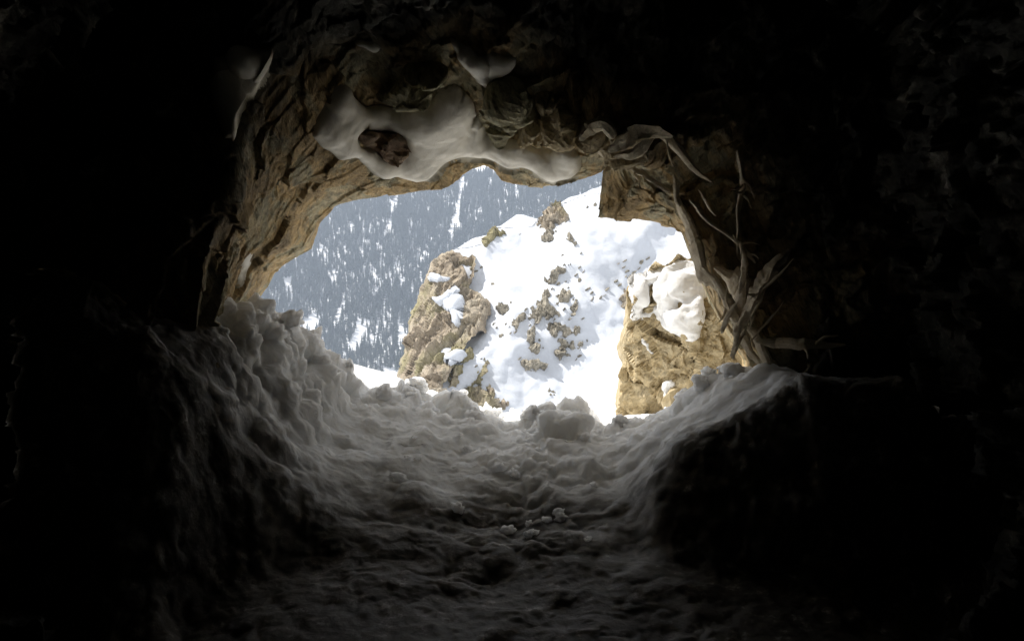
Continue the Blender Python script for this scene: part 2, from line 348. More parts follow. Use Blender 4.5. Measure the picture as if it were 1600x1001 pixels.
P = np.stack([XX, YY, snow_h(XX, YY)], -1)
Nn = grid_normals(P); Nn *= np.sign(Nn[..., 2:3])
lumps = np.abs(fbm(P * np.array([3.0, 3.0, 3.0]), 3, 41)); bil = np.abs(noise(P * 8.0, 42)) + 0.5 * np.abs(noise(P * 17, 43)) + 0.25 * np.abs(noise(P * 36, 44))
warp = P + 0.12 * np.stack([fbm(P * 5, 3, 45), fbm(P * 5, 3, 46), fbm(P * 5, 3, 47)], -1)
rd = ridged(stretch(warp, (0.3, 1, 0), 0.55) * 7.5, 4, 48)
e1, e2, ev = cell(warp * 9.0, 51)
A1 = 0.5 + 0.5 * sstep(3.2, 4.6, YY)
cr = np.exp(-((YY - YCR(XX)) / 0.35) ** 2)
# crumbled chunks thrown along the rim
f1, f2, fv = cell(warp * np.array([5.5, 5.5, 5.5]) + 3, 61)
soft1 = fbm(warp * 4.2, 3, 62); mask = sstep(-0.25, 0.35, fbm(P * 2.6, 2, 63))
g1, g2, gv = cell(warp * 13.0 + 7, 66); k1, k2, kv = cell(warp * 27.0 + 2, 67)
dome = lambda f, r: np.sqrt(np.clip(1 - (f / r) ** 2, 0, 1))
clump = 0.050 * dome(f1, 0.75) * (0.3 + fv) + 0.026 * dome(g1, 0.7) * (0.3 + gv) * (0.3 + 0.7 * mask) + 0.010 * dome(k1, 0.7) * kv - 0.04
drip = ridged(stretch(warp, (0, 1, 0.5), 0.3) * 6, 3, 68)
big = fbm(P * 1.5 + 4, 3, 77); mk = sstep(-0.1, 0.45, fbm(P * 2.0 + 9, 3, 78) + 0.35 * cr); nearf = sstep(4.2, 3.5, YY)
lay = fbm(warp * np.array([3.0, 9.0, 6.0]), 4, 79)
disp = (0.07 * big + 0.05 * soft1 * (0.4 + 0.6 * mk) + 0.030 * fbm(P * 12, 5, 69) * (0.35 + 0.65 * mk) + (0.9 + 1.3 * cr) * clump * (0.35 + 0.65 * mk) + 0.020 * lay * nearf + 0.007 * fbm(P * 38, 3, 64)) * A1 - 0.02
disp = disp * (0.35 + 0.65 * sstep(0.2, 1.0, 1.0 - np.clip((YY - 5.2) / 1.0, 0, 1)))
P = P + Nn * disp[..., None] + np.array([0, -1, 0]) * (0.03 * (bil - .5) * A1)[..., None]
F = grid_faces(*P.shape[:2])
zl_ = np.interp(XX + 0.12 * fbm(P * 3, 3, 75), lx_, lz_)
shade_dirt = sstep(-0.74, -0.48, zl_ + 0.15 * fbm(P * 2, 3, 85)) * sstep(0.10, -0.10, YY - YL + 0.25 * fbm(P * 3.5, 4, 76) + 0.25 * sstep(0.6, 1.2, np.abs(XX - 0.1)))  # shade painted as dark tint on the bank fronts and outer sides
shade_dirt = np.maximum(shade_dirt, np.maximum(sstep(1.55, 1.7, -XX), sstep(1.1, 1.35, XX + 0.15 * fbm(P * 3, 3, 88))))
shade_dirt = np.maximum(shade_dirt, 0.92 * sstep(0.15, 0.9, (4.38 - YY) * 1.3 + 0.8 * fbm(P * 2.2, 4, 86)))  # dirty floor snow, darkened towards the viewer to paint the light falloff
drift = mesh_obj('snow_drift', P.reshape(-1, 3), F, M['snow'], centre=False, tint=shade_dirt.ravel()); tag(drift, kind='structure')
BV_DRIFT = bvh_of(P, F)

# crumbled clods of snow lying along the rim and on the slope
def clod(seed):
    n, m = 14, 22; th_ = np.linspace(0.001, math.pi - 0.001, n)[:, None]; ph = np.linspace(0, 2 * math.pi, m, endpoint=False)[None]
    D_ = np.stack([np.sin(th_) * np.cos(ph), np.sin(th_) * np.sin(ph), np.cos(th_) + 0 * ph], -1)
    r = 1 + 0.55 * facets(D_ * 1.3 + seed * 7.1, 200 + seed, 0.8, 0.7) + 0.30 * fbm(D_ * 2.5 + seed, 4, 210)
    return (D_ * r[..., None] * np.array([1, 0.9, 0.72])).reshape(-1, 3), grid_faces(n, m, True)
r2 = np.random.default_rng(21); protos_c = [clod(k) for k in range(5)]; made = []
for k in range(64):
    rimmy = k < 40
    X_ = r2.uniform(-1.05, 1.0) if rimmy else r2.uniform(-0.55, 0.40); yc = float(YCR(np.array(X_)))
    Y_ = yc + r2.uniform(-0.28, 0.12) if rimmy else r2.uniform(3.7, yc - 0.25); sz = r2.uniform(0.018, 0.060) if rimmy else r2.uniform(0.010, 0.032)
    h = BV_DRIFT.ray_cast(Vector((X_, Y_, 2)), Vector((0, 0, -1)), 5)
    if h[0] is None: continue
    if len(made) < 5: V_, F_ = protos_c[len(made)]; o = mesh_obj('snow_clod', V_, F_, M['snow'], centre=False); made.append(o)
    else: o = made[k % 5].copy(); SC.collection.objects.link(o)
    o.location = h[0] + Vector((0, 0, sz * 0.25)); o.scale = (sz, sz, sz); o.rotation_euler = (r2.uniform(-.5, .5), r2.uniform(-.5, .5), r2.uniform(0, 6.28))
    spot = ('on the left part of the snow rim' if X_ < -0.35 else 'on the middle of the snow rim' if X_ < 0.4 else 'on the right part of the snow rim') if rimmy else 'on the shaded slope inside the snow rim'
    tag(o, 'crumbly grey-white snow clod lying ' + spot, 'snow clod', 'snow clods ' + spot)

# ------------------------------------------------------------------ ground outside, far mountain side
def sheet(name, x0, x1, nx, Yl, zf, mat, na, ns):
    xs_ = np.linspace(x0, x1, nx); XX, YY = np.meshgrid(xs_, Yl)
    wd = np.clip(YY / 60.0, 0.12, 1.0) if name == 'valley_ground' else 1.0
    XX = XX * wd
    P = np.stack([XX, YY, zf(XX, YY)], -1); P[..., 2] += na(YY) * fbm(P * ns, 4, 71)
    return P, mesh_obj(name, P.reshape(-1, 3), grid_faces(*P.shape[:2]), mat, centre=False)
vz = lambda X, Y: np.interp(Y, [6.5, 8, 12, 20, 40, 200, 500, 870, 1000], [-1.2, -2.4, -6, -13, -26, -52, -66, -62, -60])
_, vg = sheet('valley_ground', -900, 900, 160, np.concatenate([np.linspace(6.8, 60, 60), np.linspace(65, 900, 80)]), vz, M['snow_far'], lambda Y: np.clip(Y * 0.01, 0, 5), 0.02)
tag(vg, kind='structure')
def mz(X, Y):
    base = -62 + 0.60 * (Y - 860) + 10 * np.sin(X / 90.0) * sstep(860, 1000, Y) + 0.02 * X
    hump = 26 * np.exp(-(((X - (-70)) / 70.0) ** 2 + ((Y - 880) / 40.0) ** 2))
    return base + hump
MY = np.linspace(850, 1340, 170); MX = np.linspace(-800, 800, 260)
XX, YY = np.meshgrid(MX, MY); P = np.stack([XX, YY, mz(XX, YY)], -1)
def mnoise(X, Y): return 9 * fbm(np.stack([X * 0.02, Y * 0.006, X * 0], -1), 3, 72) + 2.5 * fbm(np.stack([X * 0.09, Y * 0.04, X * 0], -1), 2, 73)
P[..., 2] += mnoise(XX, YY)
mt = mesh_obj('mountain_terrain', P.reshape(-1, 3), grid_faces(*P.shape[:2]), M['snow_far'], centre=False); tag(mt, kind='structure')

# ------------------------------------------------------------------ conifers
def conifer(seed):
    r = np.random.default_rng(seed); V = []; F = []; T = []
    tiers = 6; n = 8
    for k in range(tiers):                      # drooping whorls of branches with ragged tips
        z1 = 0.10 + 0.90 * (k + 1.5) / (tiers + 0.5); z0 = 0.10 + 0.88 * k / tiers; rad = 0.17 * (1 - k / (tiers + 0.3)) ** 0.85 + 0.012
        b0 = len(V); V.append((0, 0, min(z1, 1.0))); T.append(0.3 + 0.2 * r.random())
        for i in range(n * 2):
            a = math.pi * i / n + k * 0.5; rr = rad * (r.uniform(0.8, 1.2) if i % 2 == 0 else r.uniform(0.35, 0.6))
            V.append((rr * math.cos(a), rr * math.sin(a), z0 + (0 if i % 2 == 0 else 0.035) + r.uniform(-.01, .01))); T.append(r.uniform(0.05, 0.75))
        for i in range(n * 2): F.append((b0, b0 + 1 + i, b0 + 1 + (i + 1) % (n * 2)))
    b0 = len(V)
    for z, rr in ((-0.06, 0.022), (0.3, 0.014)):
        for i in range(4): V.append((rr * math.cos(i * 1.57), rr * math.sin(i * 1.57), z)); T.append(0.5)
    for i in range(4):
        j = (i + 1) % 4; F += [(b0 + i, b0 + j, b0 + 4 + j), (b0 + i, b0 + 4 + j, b0 + 4 + i)]
    return np.array(V), np.array(F), np.array(T)
protos = [conifer(i) for i in range(5)]
npts = 38000
ty = 862 + 420 * rng.random(npts) ** 0.95; tx = rng.uniform(-520, 300, npts)
tz = mz(tx, ty) + mnoise(tx, ty)
tp = np.stack([CX + tx / ty * FPX, CY - tz / ty * FPX], -1)
dens = 0.44 + 0.7 * fbm(np.stack([tx * 0.035, ty * 0.012, tx * 0], -1), 3, 81) + 0.55 * noise(np.stack([tx * 0.14, ty * 0.012, tx * 0], -1), 82)
keep = dens > -0.12
for (gx, gy, rx, ry) in [(628, 432, 5, 26), (620, 408, 4, 20), (608, 440, 6, 9), (655, 432, 9, 12), (572, 355, 9, 8), (548, 350, 7, 10), (444, 456, 18, 12), (476, 478, 14, 6), (640, 340, 5, 5),
                         (660, 398, 12, 7), (525, 430, 6, 10), (566, 420, 6, 8), (598, 400, 5, 10), (590, 505, 40, 11), (600, 535, 36, 18), (640, 520, 26, 26), (500, 392, 5, 12), (595, 385, 4, 9),
                         (790, 300, 2.5, 26), (700, 310, 3, 7), (720, 305, 3, 5), (905, 305, 10, 5), (930, 290, 10, 10), (585, 430, 3, 14), (562, 405, 3, 12), (540, 388, 4, 9), (520, 415, 3, 8), (640, 420, 3, 14), (612, 390, 3, 12), (548, 372, 5, 6)]:
    inside = (((tp[:, 0] - gx) / rx) ** 2 + ((tp[:, 1] - 4 - gy) / ry) ** 2) < 1
    keep &= ~(inside & (rng.random(npts) < (0.62 if rx < 20 else 0.6)))
keep &= (tp[:, 0] > 60) & (tp[:, 0] < 1000) & (tp[:, 1] < 640) & (tp[:, 1] > 200)
tx, ty, tz, tp = tx[keep], ty[keep], tz[keep], tp[keep]
th = rng.uniform(6.0, 17.0, len(tx)) * (0.7 + 0.3 * rng.random(len(tx)))
vis = sdf([(410, 470), (430, 430), (490, 385), (520, 330), (700, 300), (755, 265), (800, 295), (935, 285), (850, 325), (765, 355), (700, 385), (640, 480), (625, 575), (540, 545), (470, 500)], tp[:, 0], tp[:, 1]) > 1
score = np.where(vis, th / ty, -1); order = np.argsort(-score)
ind = order[:300]; rest = order[300:]
meshes = []
for V, Fc, T in protos:
    o = mesh_obj('conifer_tree', V * 10, Fc, M['tree'], centre=False, smooth=False, tint=T); meshes.append(o)
for n_, i in enumerate(ind):
    k = n_ % 5; o = meshes[k] if n_ < 5 else meshes[k].copy()
    if n_ >= 5: SC.collection.objects.link(o)
    s_ = th[i] / 10; wd = rng.uniform(0.8, 1.25)
    o.location = (tx[i], ty[i], tz[i]); o.scale = (s_ * wd, s_ * wd, s_); o.rotation_euler = (0, 0, rng.uniform(0, 6.28))
    a_, b2 = tp[i]
    where = ('low snowy clearing beside the foot of the buff cliff' if b2 > 488 and a_ > 540 else 'lower forest slope just above the heaped snow rim' if b2 > 470 else
             'open snowy strips beside the upper end of the buff cliff' if a_ > 590 and b2 > 385 else 'hazy blue slope next to the left rock jamb' if a_ < 520 else
             'upper forest slope beneath the ceiling ice' if b2 < 340 else 'middle of the far forest slope')
    tag(o, 'tall snow-dusted conifer on the ' + where, 'tree', 'conifers on the ' + where)
VV = []; FF = []; TT = []; off = 0
for i in rest:
    V, Fc, T = protos[int(rng.integers(5))]; a = rng.uniform(0, 6.28); c_, s_ = math.cos(a), math.sin(a); wd = th[i] * rng.uniform(0.8, 1.3)
    W = np.stack([(V[:, 0] * c_ - V[:, 1] * s_) * wd + tx[i], (V[:, 0] * s_ + V[:, 1] * c_) * wd + ty[i], V[:, 2] * th[i] + tz[i]], -1)
    VV.append(W); FF.append(Fc + off); off += len(V)
    base = rng.normal(0, 0.16) + (0.35 if rng.random() < 0.10 else 0); TT.append(np.clip(T + base, 0, 1))
fo = mesh_obj('forest', np.concatenate(VV), np.concatenate(FF), M['tree'], smooth=False, tint=np.concatenate(TT), centre=False)
tag(fo, 'dense blue-grey conifer forest covering the steep far mountainside', 'forest', kind='stuff')

# ------------------------------------------------------------------ solids with an outline of their own (crag, boulder) and patches laid on a surface
def field(poly, step, holes=(), edge=0.0, es=0.03, seed=0, pad=3):
    p = np.array(poly, float); x0, y0 = p.min(0) - pad * step; x1, y1 = p.max(0) + pad * step
    X, Y = np.meshgrid(np.arange(x0, x1, step), np.arange(y0, y1, step))
    d = sdf(poly, X, Y)
    for h in holes: d = np.minimum(d, -sdf(h, X, Y))
    if edge: d = d + edge * fbm(np.stack([X * es, Y * es, X * 0 + seed], -1), 4, 90 + seed)
    return X, Y, d
def cut(X, Y, d):
    """quads of the grid inside d>0, boundary vertices snapped to d=0"""
    gy, gx = np.gradient(d, Y[1, 0] - Y[0, 0], X[0, 1] - X[0, 0]); g2 = gx * gx + gy * gy + 1e-3
    inside = d > 0; cellin = (inside[:-1, :-1].astype(int) + inside[1:, :-1] + inside[:-1, 1:] + inside[1:, 1:]) >= 2
    m = X.shape[1]; ii, jj = np.nonzero(cellin)
    F = np.stack([ii * m + jj, ii * m + jj + 1, (ii + 1) * m + jj + 1, (ii + 1) * m + jj], -1)
    used = np.unique(F); mv = np.zeros(X.size, bool); mv[used] = True; mv &= (d.ravel() < 0)
    lim = (X[0, 1] - X[0, 0]) * 1.2
    dx = np.clip(-(d * gx / g2), -lim, lim).ravel(); dy = np.clip(-(d * gy / g2), -lim, lim).ravel()
    X2 = X.ravel() + np.where(mv, dx, 0); Y2 = Y.ravel() + np.where(mv, dy, 0)
    return X2.reshape(X.shape), Y2.reshape(Y.shape), F
def boundary(F):
    e = np.concatenate([F[:, [0, 1]], F[:, [1, 2]], F[:, [2, 3]], F[:, [3, 0]]])
    key = np.sort(e, 1); _, idx, cnt = np.unique(key, axis=0, return_index=True, return_counts=True)
    return e[idx[cnt == 1]]
def compact(P, F):
    u, inv = np.unique(F, return_inverse=True); return P[u], inv.reshape(F.shape)
def solid(name, poly, depth, mat, step, back, edge=0, es=0.03, seed=0, disp=None, parent=None, grow=0.0, smooth=True):
    X, Y, d = field(poly, step, (), edge, es, seed); X2, Y2, F = cut(X, Y, d)
    P = at(X2, Y2, depth(X2, Y2)); n = grid_normals(P); n *= -np.sign(n[..., 1:2])
    if disp is not None: P = P + n * (disp(P, X2, Y2, d) * sstep(0, 3 * step, d))[..., None]
    P = P.reshape(-1, 3); P, F = compact(P, F); e = boundary(F)
    nb = len(P); bv = np.unique(e); mp_ = {v: i for i, v in enumerate(bv)}
    c = P.mean(0); rings = [P[bv]]; allP = [P]; allF = [F]; prev = {v: v for v in bv}; off = nb
    for k, fr in enumerate((0.01, 0.15, 0.5, 1.0)):
        R = P[bv] * (1 + back * fr / P[bv][:, 1:2]); dd = R - c * (1 + back * fr / c[1]); R[:, 0] += grow * fr * dd[:, 0]; R[:, 2] += grow * fr * dd[:, 2]
        R += (0.06 * back * fr * fbm(R * (3 / back), 3, 5))[:, None]
        cur = {v: off + i for i, v in enumerate(bv)}; allP.append(R)
        allF.append(np.array([(a, b_, cur[b_], cur[a]) for a, b_ in ((prev[x], prev[y]) for x, y in e) for _ in (0,) if True] if False else [(prev[x], prev[y], cur[y], cur[x]) for x, y in e]))
        prev = cur; off += len(bv)
    o = mesh_obj(name, np.concatenate(allP), np.concatenate(allF), mat, parent, smooth)
    return o, np.concatenate(allP), np.concatenate(allF)
def blur(Z, n):
    for _ in range(n):
        Zp = np.pad(Z, 1, 'edge'); Z = (Zp[:-2, 1:-1] + Zp[2:, 1:-1] + Zp[1:-1, :-2] + Zp[1:-1, 2:] + 2 * Z) / 6
    return Z
def patch(name, poly, bvh, mat, thick, fall, step=2.0, holes=(), edge=3.0, es=0.05, seed=0, sm=20, rough=0.0, rs=20.0, embed=0.01, facet=0.0, fs=8.0, lift=0.0, smooth=True, down=0.0, parent=None, soft=0):
    """a body lying on an existing surface: thick (m) inside, tapering over fall (px) into the surface at its rim"""
    X, Y, d = field(poly, step, holes, edge, es if name != 'rock_outcrop' else 0.16, seed); X2, Y2, F = cut(X, Y, d)
    D = np.full(X.shape, np.nan)
    for i in range(X.shape[0]):
        for j in range(X.shape[1]):
            if d[i, j] < -step * 3: continue
            v = Vector(((X2[i, j] - CX) / FPX, 1.0, (CY - Y2[i, j]) / FPX)).normalized()
            h = bvh.ray_cast(Vector((0, 0, 0)), v, 400)
            if h[0] is not None: D[i, j] = h[0].y
    med = np.nanmedian(D); hi = np.nanpercentile(D, 97); lo = np.nanpercentile(D, 3)
    bad = np.isnan(D); D = np.where(bad, med, np.clip(D, lo, hi))
    if bad.any():
        for _ in range(30): D = np.where(bad, blur(D, 1), D)
    Ds = blur(D, sm)
    B_ = at(X2, Y2, D); Bs = at(X2, Y2, Ds); n = grid_normals(Bs); n *= np.sign(-(n * Bs).sum(-1, keepdims=True))
    pr = np.sqrt(np.clip(d / fall, 0, 1) * (2 - np.clip(d / fall, 0, 1)))
    pr = blur(pr, soft) * sstep(-0.5, 4, d) if soft else pr
    k = sstep(0, fall * 0.6, d)[..., None]
    P = B_ * (1 - k) + Bs * k
    t = thick * pr - embed + lift * (d > 0)
    if rough: t = t + rough * (fbm(P * rs, 5, 100 + seed) + (0.35 * ridged(stretch(P, (0.3, 0, 1), 0.4) * rs * 3, 3, 101) if facet else 0)) * pr
    if facet:
        a1, a2, av = cell(stretch(P, (0.15, 0.1, 1), 0.45) * fs, 110 + seed); t = t + facet * (av - 0.3) * sstep(0, .1, a2 - a1) * pr
    P = P + n * t[..., None] + np.array([0, 0, -1.0]) * (down * pr)[..., None]
    u_ = np.unique(F); P, F = compact(P.reshape(-1, 3), F)
    return mesh_obj(name, P, F, mat, parent, smooth, tint=np.clip(pr, 0, 1).ravel()[u_])

# the snowy crag across the gully
rc = np.array([-0.12, -0.62, 0.77]); rc /= np.linalg.norm(rc)
def crag_depth(px, py):
    ray = at(px, py, 1.0); Y = 60.0 * rc[1] / (ray @ rc)
    Y = np.where((ray @ rc) > -0.05, 200, Y); Y = np.clip(np.abs(Y), 30, 110)
    u = (px - 940) * 0.69 + (py - 370) * 0.72
    Y = Y - 1.3 * np.sin((u + 75) / 42.0) * sstep(-120, -60, u) * (1 - 0.6 * sstep(60, 240, u))
    Y = Y + 9 * sstep(0, 1, (712 - 0.12 * (py - 450) - px) / 100.0) + 1.2 * fbm(np.stack([px * .012, py * .012, px * 0], -1), 3, 120)
    return Y
crag_poly = [(632, 600), (636, 570), (646, 530), (654, 495), (662, 465), (670, 444), (682, 416), (704, 391), (730, 384), (755, 383), (760, 368), (772, 356), (800, 354), (832, 354), (845, 338), (862, 322), (880, 316),
             (905, 309), (940, 298), (985, 272), (1030, 200), (1090, 60), (1160, -120), (1300, -380), (1500, -560), (1800, -500), (1900, 100), (1800, 780), (1000, 800), (700, 760), (645, 700)]  # unseen upper right part, raised to bounce sunlight into the mouth
def crag_disp(P, X, Y, d): return sstep(0, 28, d) * 0.75 * fbm(P * 0.22, 3, 121) + 0.22 * fbm(P * 0.8, 3, 123) + 0.05 * fbm(P * 2.5, 3, 122)
crag, CP, CF = solid('snowy_hill', crag_poly, crag_depth, M['snow_out'], 3.0, 30.0, 3, 0.06, 1, crag_disp, grow=-0.03)
tag(crag, kind='structure')
BV_CRAG = bvh_of(CP, CF)

def outcrop(poly, label, holes=(), thick=0.7, fall=8, mat='crag', facet=0.5, fs=0.9, rough=0.5, rs=1.2, seed=1, edge=5, group=None, step=2.0, sm=6):
    o = patch('rock_outcrop', poly, BV_CRAG, M[mat], thick, fall, step, holes, edge, 0.09, seed, sm, rough, rs, 0.12, facet, fs, smooth=False)
    return tag(o, label, 'rock outcrop', group)
cliff_poly = [(622, 600), (626, 572), (633, 540), (641, 505), (648, 478), (655, 458), (662, 436), (674, 408), (688, 396), (704, 388), (722, 396), (738, 400), (744, 412), (738, 428), (736, 448), (752, 462), (768, 472), (770, 488),
              (762, 500), (758, 516), (738, 524), (730, 540), (716, 558), (704, 580), (690, 600), (694, 640), (690, 700), (640, 700)]
def cliff_depth(px, py): return crag_depth(px, py) - 0.9 + 1.2 * sstep(0, 1, (px - 735) / 50) - 2.0 * sstep(710, 640, px)
def cliff_disp(P, X, Y, d):
    W = stretch(P, (0.2, 0.1, 1), 0.5) + 0.25 * fbm(P * 0.6, 3, 124)[..., None]
    return sstep(-3, 9, d) * (0.75 * facets(W * 0.45, 125, 0.8, 0.8) + 0.40 * facets(W * 1.3, 126, 0.8, 0.9) + 0.16 * facets(W * 3.2, 127) + 0.12 * fbm(P * 3, 3, 128))
cliff, KP, KF = solid('cliff_face', cliff_poly, cliff_depth, M['crag'], 1.5, 9.0, 6, 0.10, 2, cliff_disp, smooth=False)
tag(cliff, 'large angular buff cliff face forming the steep left end of the snowy crag', 'cliff')
BV_K = bvh_of(KP, KF)
for poly, lab in [([(678, 470), (694, 460), (710, 446), (716, 452), (718, 466), (726, 474), (724, 496), (716, 512), (707, 506), (706, 488), (692, 482)], 'bluish snow pocket high in the middle of the buff cliff face'),
                  ([(668, 436), (684, 431), (704, 437), (692, 442), (674, 442)], 'thin snow ledge near the top of the buff cliff face'),
                  ([(692, 566), (706, 552), (720, 546), (718, 556), (704, 572)], 'small snow patch low on the right of the buff cliff face')]:
    tag(patch('snow_pocket', poly, BV_K, M['snow_out'], 0.5, 5, 1.4, edge=3, es=.1, seed=9, sm=12, embed=0.05, lift=0.2, soft=4), lab, 'snow')
for i, (poly, lab, mt_) in enumerate([
    ([(838, 352), (850, 334), (866, 320), (880, 322), (890, 340), (872, 352), (856, 360)], 'buff rock knob on the skyline of the snowy crag below the trees', 'crag'),
    ([(757, 378), (764, 362), (780, 358), (790, 366), (774, 374), (762, 386)], 'small buff rock at the crest step of the snowy crag', 'crag'),
    ([(846, 378), (856, 363), (868, 362), (866, 374), (850, 382)], 'small rock in the snow just below the skyline knob', 'greyrock'),
    ([(886, 370), (892, 366), (900, 380), (898, 387), (889, 378)], 'short dark rock streak in snow right of the skyline knob', 'greyrock'),
    ([(854, 440), (862, 426), (880, 418), (888, 414), (892, 420), (874, 432), (862, 444)], 'slanting olive-grey rock rib alone in smooth snow mid-slope', 'greyrock'),
    ([(826, 500), (838, 470), (852, 458), (862, 455), (856, 466), (864, 478), (872, 492), (860, 498), (848, 494), (838, 504)], 'broken rock rib at the head of the central outcrops', 'greyrock'),
    ([(868, 462), (880, 454), (892, 462), (888, 476), (872, 472)], 'squat knobbly rock just right of the central rib', 'greyrock'),
    ([(892, 486), (896, 470), (904, 466), (902, 478), (896, 492)], 'thin upright rock at right of the central outcrops', 'greyrock'),
    ([(856, 522), (858, 506), (872, 506), (884, 512), (904, 514), (902, 526), (888, 528), (876, 520), (868, 530)], 'wide grey rock band above the lower snowfield', 'greyrock'),
    ([(868, 530), (880, 532), (900, 536), (916, 532), (912, 542), (892, 546), (876, 542)], 'long thin rock ledge below the wide grey band', 'greyrock'),
    ([(824, 540), (826, 516), (834, 512), (838, 530), (850, 544), (838, 550), (828, 550)], 'hooked rock left of the wide grey band', 'greyrock'),
    ([(862, 546), (878, 540), (890, 556), (878, 562), (864, 554)], 'ragged rock tip under the thin ledge', 'greyrock'),
    ([(814, 574), (818, 564), (834, 566), (854, 570), (852, 576), (828, 580)], 'low flat rock sitting lowest above the open snowfield', 'greyrock'),
    ([(776, 486), (780, 478), (792, 478), (794, 488), (786, 498)], 'lone rounded rock just right of the big cliff', 'greyrock'),
    ([(798, 508), (808, 494), (820, 490), (816, 502), (804, 514)], 'small slanting rock between the cliff and central outcrops', 'greyrock'),
    ([(738, 600), (746, 580), (760, 562), (766, 566), (758, 588), (748, 604)], 'olive rock spur rising from the snow rim near the cliff foot', 'crag'),
    ([(722, 626), (730, 606), (746, 604), (760, 612), (764, 600), (772, 612), (768, 630), (786, 626), (800, 640), (760, 646), (728, 640)], 'broken buff rocks just above the cave snow rim', 'crag'),
    ([(970, 466), (975, 452), (986, 454), (988, 474), (976, 480)], 'olive rock beside the snow cap of the golden boulder', 'crag'),
    ([(700, 598), (712, 580), (724, 560), (736, 546), (740, 556), (726, 576), (716, 596), (706, 606)], 'thin buff rock spur below the right side of the big cliff', 'crag'),
    ([(858, 610), (866, 606), (872, 616), (864, 618)], 'tiny lone rock in the open lower snowfield', 'greyrock')]):
    outcrop(poly, lab, mat=mt_, seed=3 + i, thick=0.30, fall=5, facet=0.30, fs=2.2, rough=0.40, rs=2.4, edge=9, step=1.3, sm=3)
# small stones poking through the snow
small = [(842, 350), (812, 366), (741, 403), (744, 424), (752, 418), (770, 444), (799, 473), (906, 418), (912, 424), (900, 430), (906, 438), (966, 412), (974, 418), (980, 424), (984, 432), (990, 426), (998, 420), (976, 408),
         (962, 440), (968, 446), (978, 432), (988, 440), (1002, 410), (1012, 404), (918, 452), (924, 458), (948, 452), (944, 462), (938, 466), (910, 498), (872, 444), (888, 450), (895, 462), (790, 506), (806, 518), (776, 512),
         (784, 524), (822, 484), (832, 480), (842, 496), (715, 488), (720, 496), (712, 502), (718, 508), (930, 320), (918, 324), (880, 398), (908, 396), (850, 474), (846, 484), (882, 484), (890, 498), (866, 500), (828, 508), (798, 520), (772, 506),
         (906, 556), (900, 562), (812, 560), (765, 618), (778, 634), (752, 560), (744, 572), (925, 468), (900, 474), (880, 468), (884, 440)]
for i, (a, b_) in enumerate(small):
    r1 = rng.uniform(2.6, 5.2); r2 = r1 * rng.uniform(0.28, 0.6); ang = rng.uniform(-0.9, -0.3); poly = []
    for k in range(9):
        t = k / 9 * 6.283; q = rng.uniform(0.75, 1.2); u, v = r1 * q * math.cos(t), r2 * q * math.sin(t)
        poly.append((a + u * math.cos(ang) - v * math.sin(ang), b_ + u * math.sin(ang) + v * math.cos(ang)))
    o = patch('exposed_stone', poly, BV_CRAG, M['greyrock'], 0.14, 3, 1.3, (), 0.8, 0.3, i % 7, 1, 0.15, 4, 0.03, 0.15, 3, smooth=False)
    where = 'high on the crag near its skyline' if b_ < 400 else 'beside the snow on the golden boulder' if a > 935 else 'beside the buff cliff' if a < 800 else 'around the central outcrops of the crag'
    tag(o, 'small grey stone poking through snow ' + where, 'stone', 'small stones ' + where)

# ------------------------------------------------------------------ golden boulder outside the right of the mouth
def bd(px, py):
    e = 1002 + (py - 500) * 0.62
    Y = 6.15 + np.maximum(0.0055 * (e - px), -0.0012 * (px - e)) + 0.0016 * np.maximum(480 - py, 0)
    low = sstep(-4, 4, py - (588 + (px - 972) * 0.35)) * sstep(1075, 1050, px); Y = Y - 0.10 * low
    return Y - 0.10 * sstep(-3, 3, (px - 1040) - (py - 470) * 0.55)
bould, BP, BF = solid('boulder', [(965, 700), (967, 640), (969, 600), (968, 582), (976, 562), (971, 535), (977, 514), (984, 500), (980, 478), (980, 448), (990, 428), (1006, 436), (1024, 408), (1040, 416), (1060, 396), (1074, 404), (1092, 398), (1140, 440), (1200, 520), (1210, 700)],
                      bd, M['gold'], 2.0, 1.6, 3, 0.05, 3, lambda P, X, Y, d: 0.16 * facets(P * 2.6 + 0.1 * fbm(P * 3, 3, 9)[..., None], 135, 0.7, 0.6) + 0.07 * facets(P * 7, 136, 0.8, 0.7) + 0.02 * facets(P * 18, 137) + 0.015 * fbm(P * 22, 3, 134), smooth=False)
tag(bould, 'golden faceted limestone boulder just outside the right side of the opening', 'boulder')
BV_B = bvh_of(BP, BF)
def cap(poly, label, thick=0.12, fall=14, name='melting_snow', cat='snow', seed=0, mat='cap', bv=None, holes=(), **kw):
    return tag(patch(name, poly, bv or BV_B, M[mat], thick, fall, 2.0, holes, edge=8, seed=seed, rough=0.07, rs=7, embed=0.015, soft=kw.pop('soft', 20), **kw), label, cat)
cap([(984, 500), (983, 452), (990, 430), (1010, 422), (1040, 413), (1066, 406), (1094, 406), (1112, 430), (1110, 455), (1100, 470), (1102, 500), (1096, 526), (1084, 538), (1070, 536), (1060, 522), (1045, 510), (1032, 500), (1022, 488),
     (1012, 494), (998, 500)], 'thick drooping snow cap draped over the top of the golden boulder', 0.05, 12, sm=40, soft=6, lift=0.01,
    holes=[[(1018, 446), (1028, 450), (1030, 470), (1022, 486), (1014, 492), (1006, 486), (1016, 470)], [(1060, 470), (1068, 474), (1064, 484), (1057, 480)]])
cap([(992, 512), (1002, 516), (1016, 536), (1024, 556), (1014, 554), (1002, 534)], 'narrow white snow streak in a groove of the golden boulder', 0.05, 6, 'snow_streak', seed=2)
cap([(1034, 612), (1040, 596), (1052, 590), (1058, 602), (1048, 612), (1040, 632), (1030, 636)], 'small snow pocket low on the golden boulder near the rim', 0.05, 6, 'snow_pocket', seed=3)

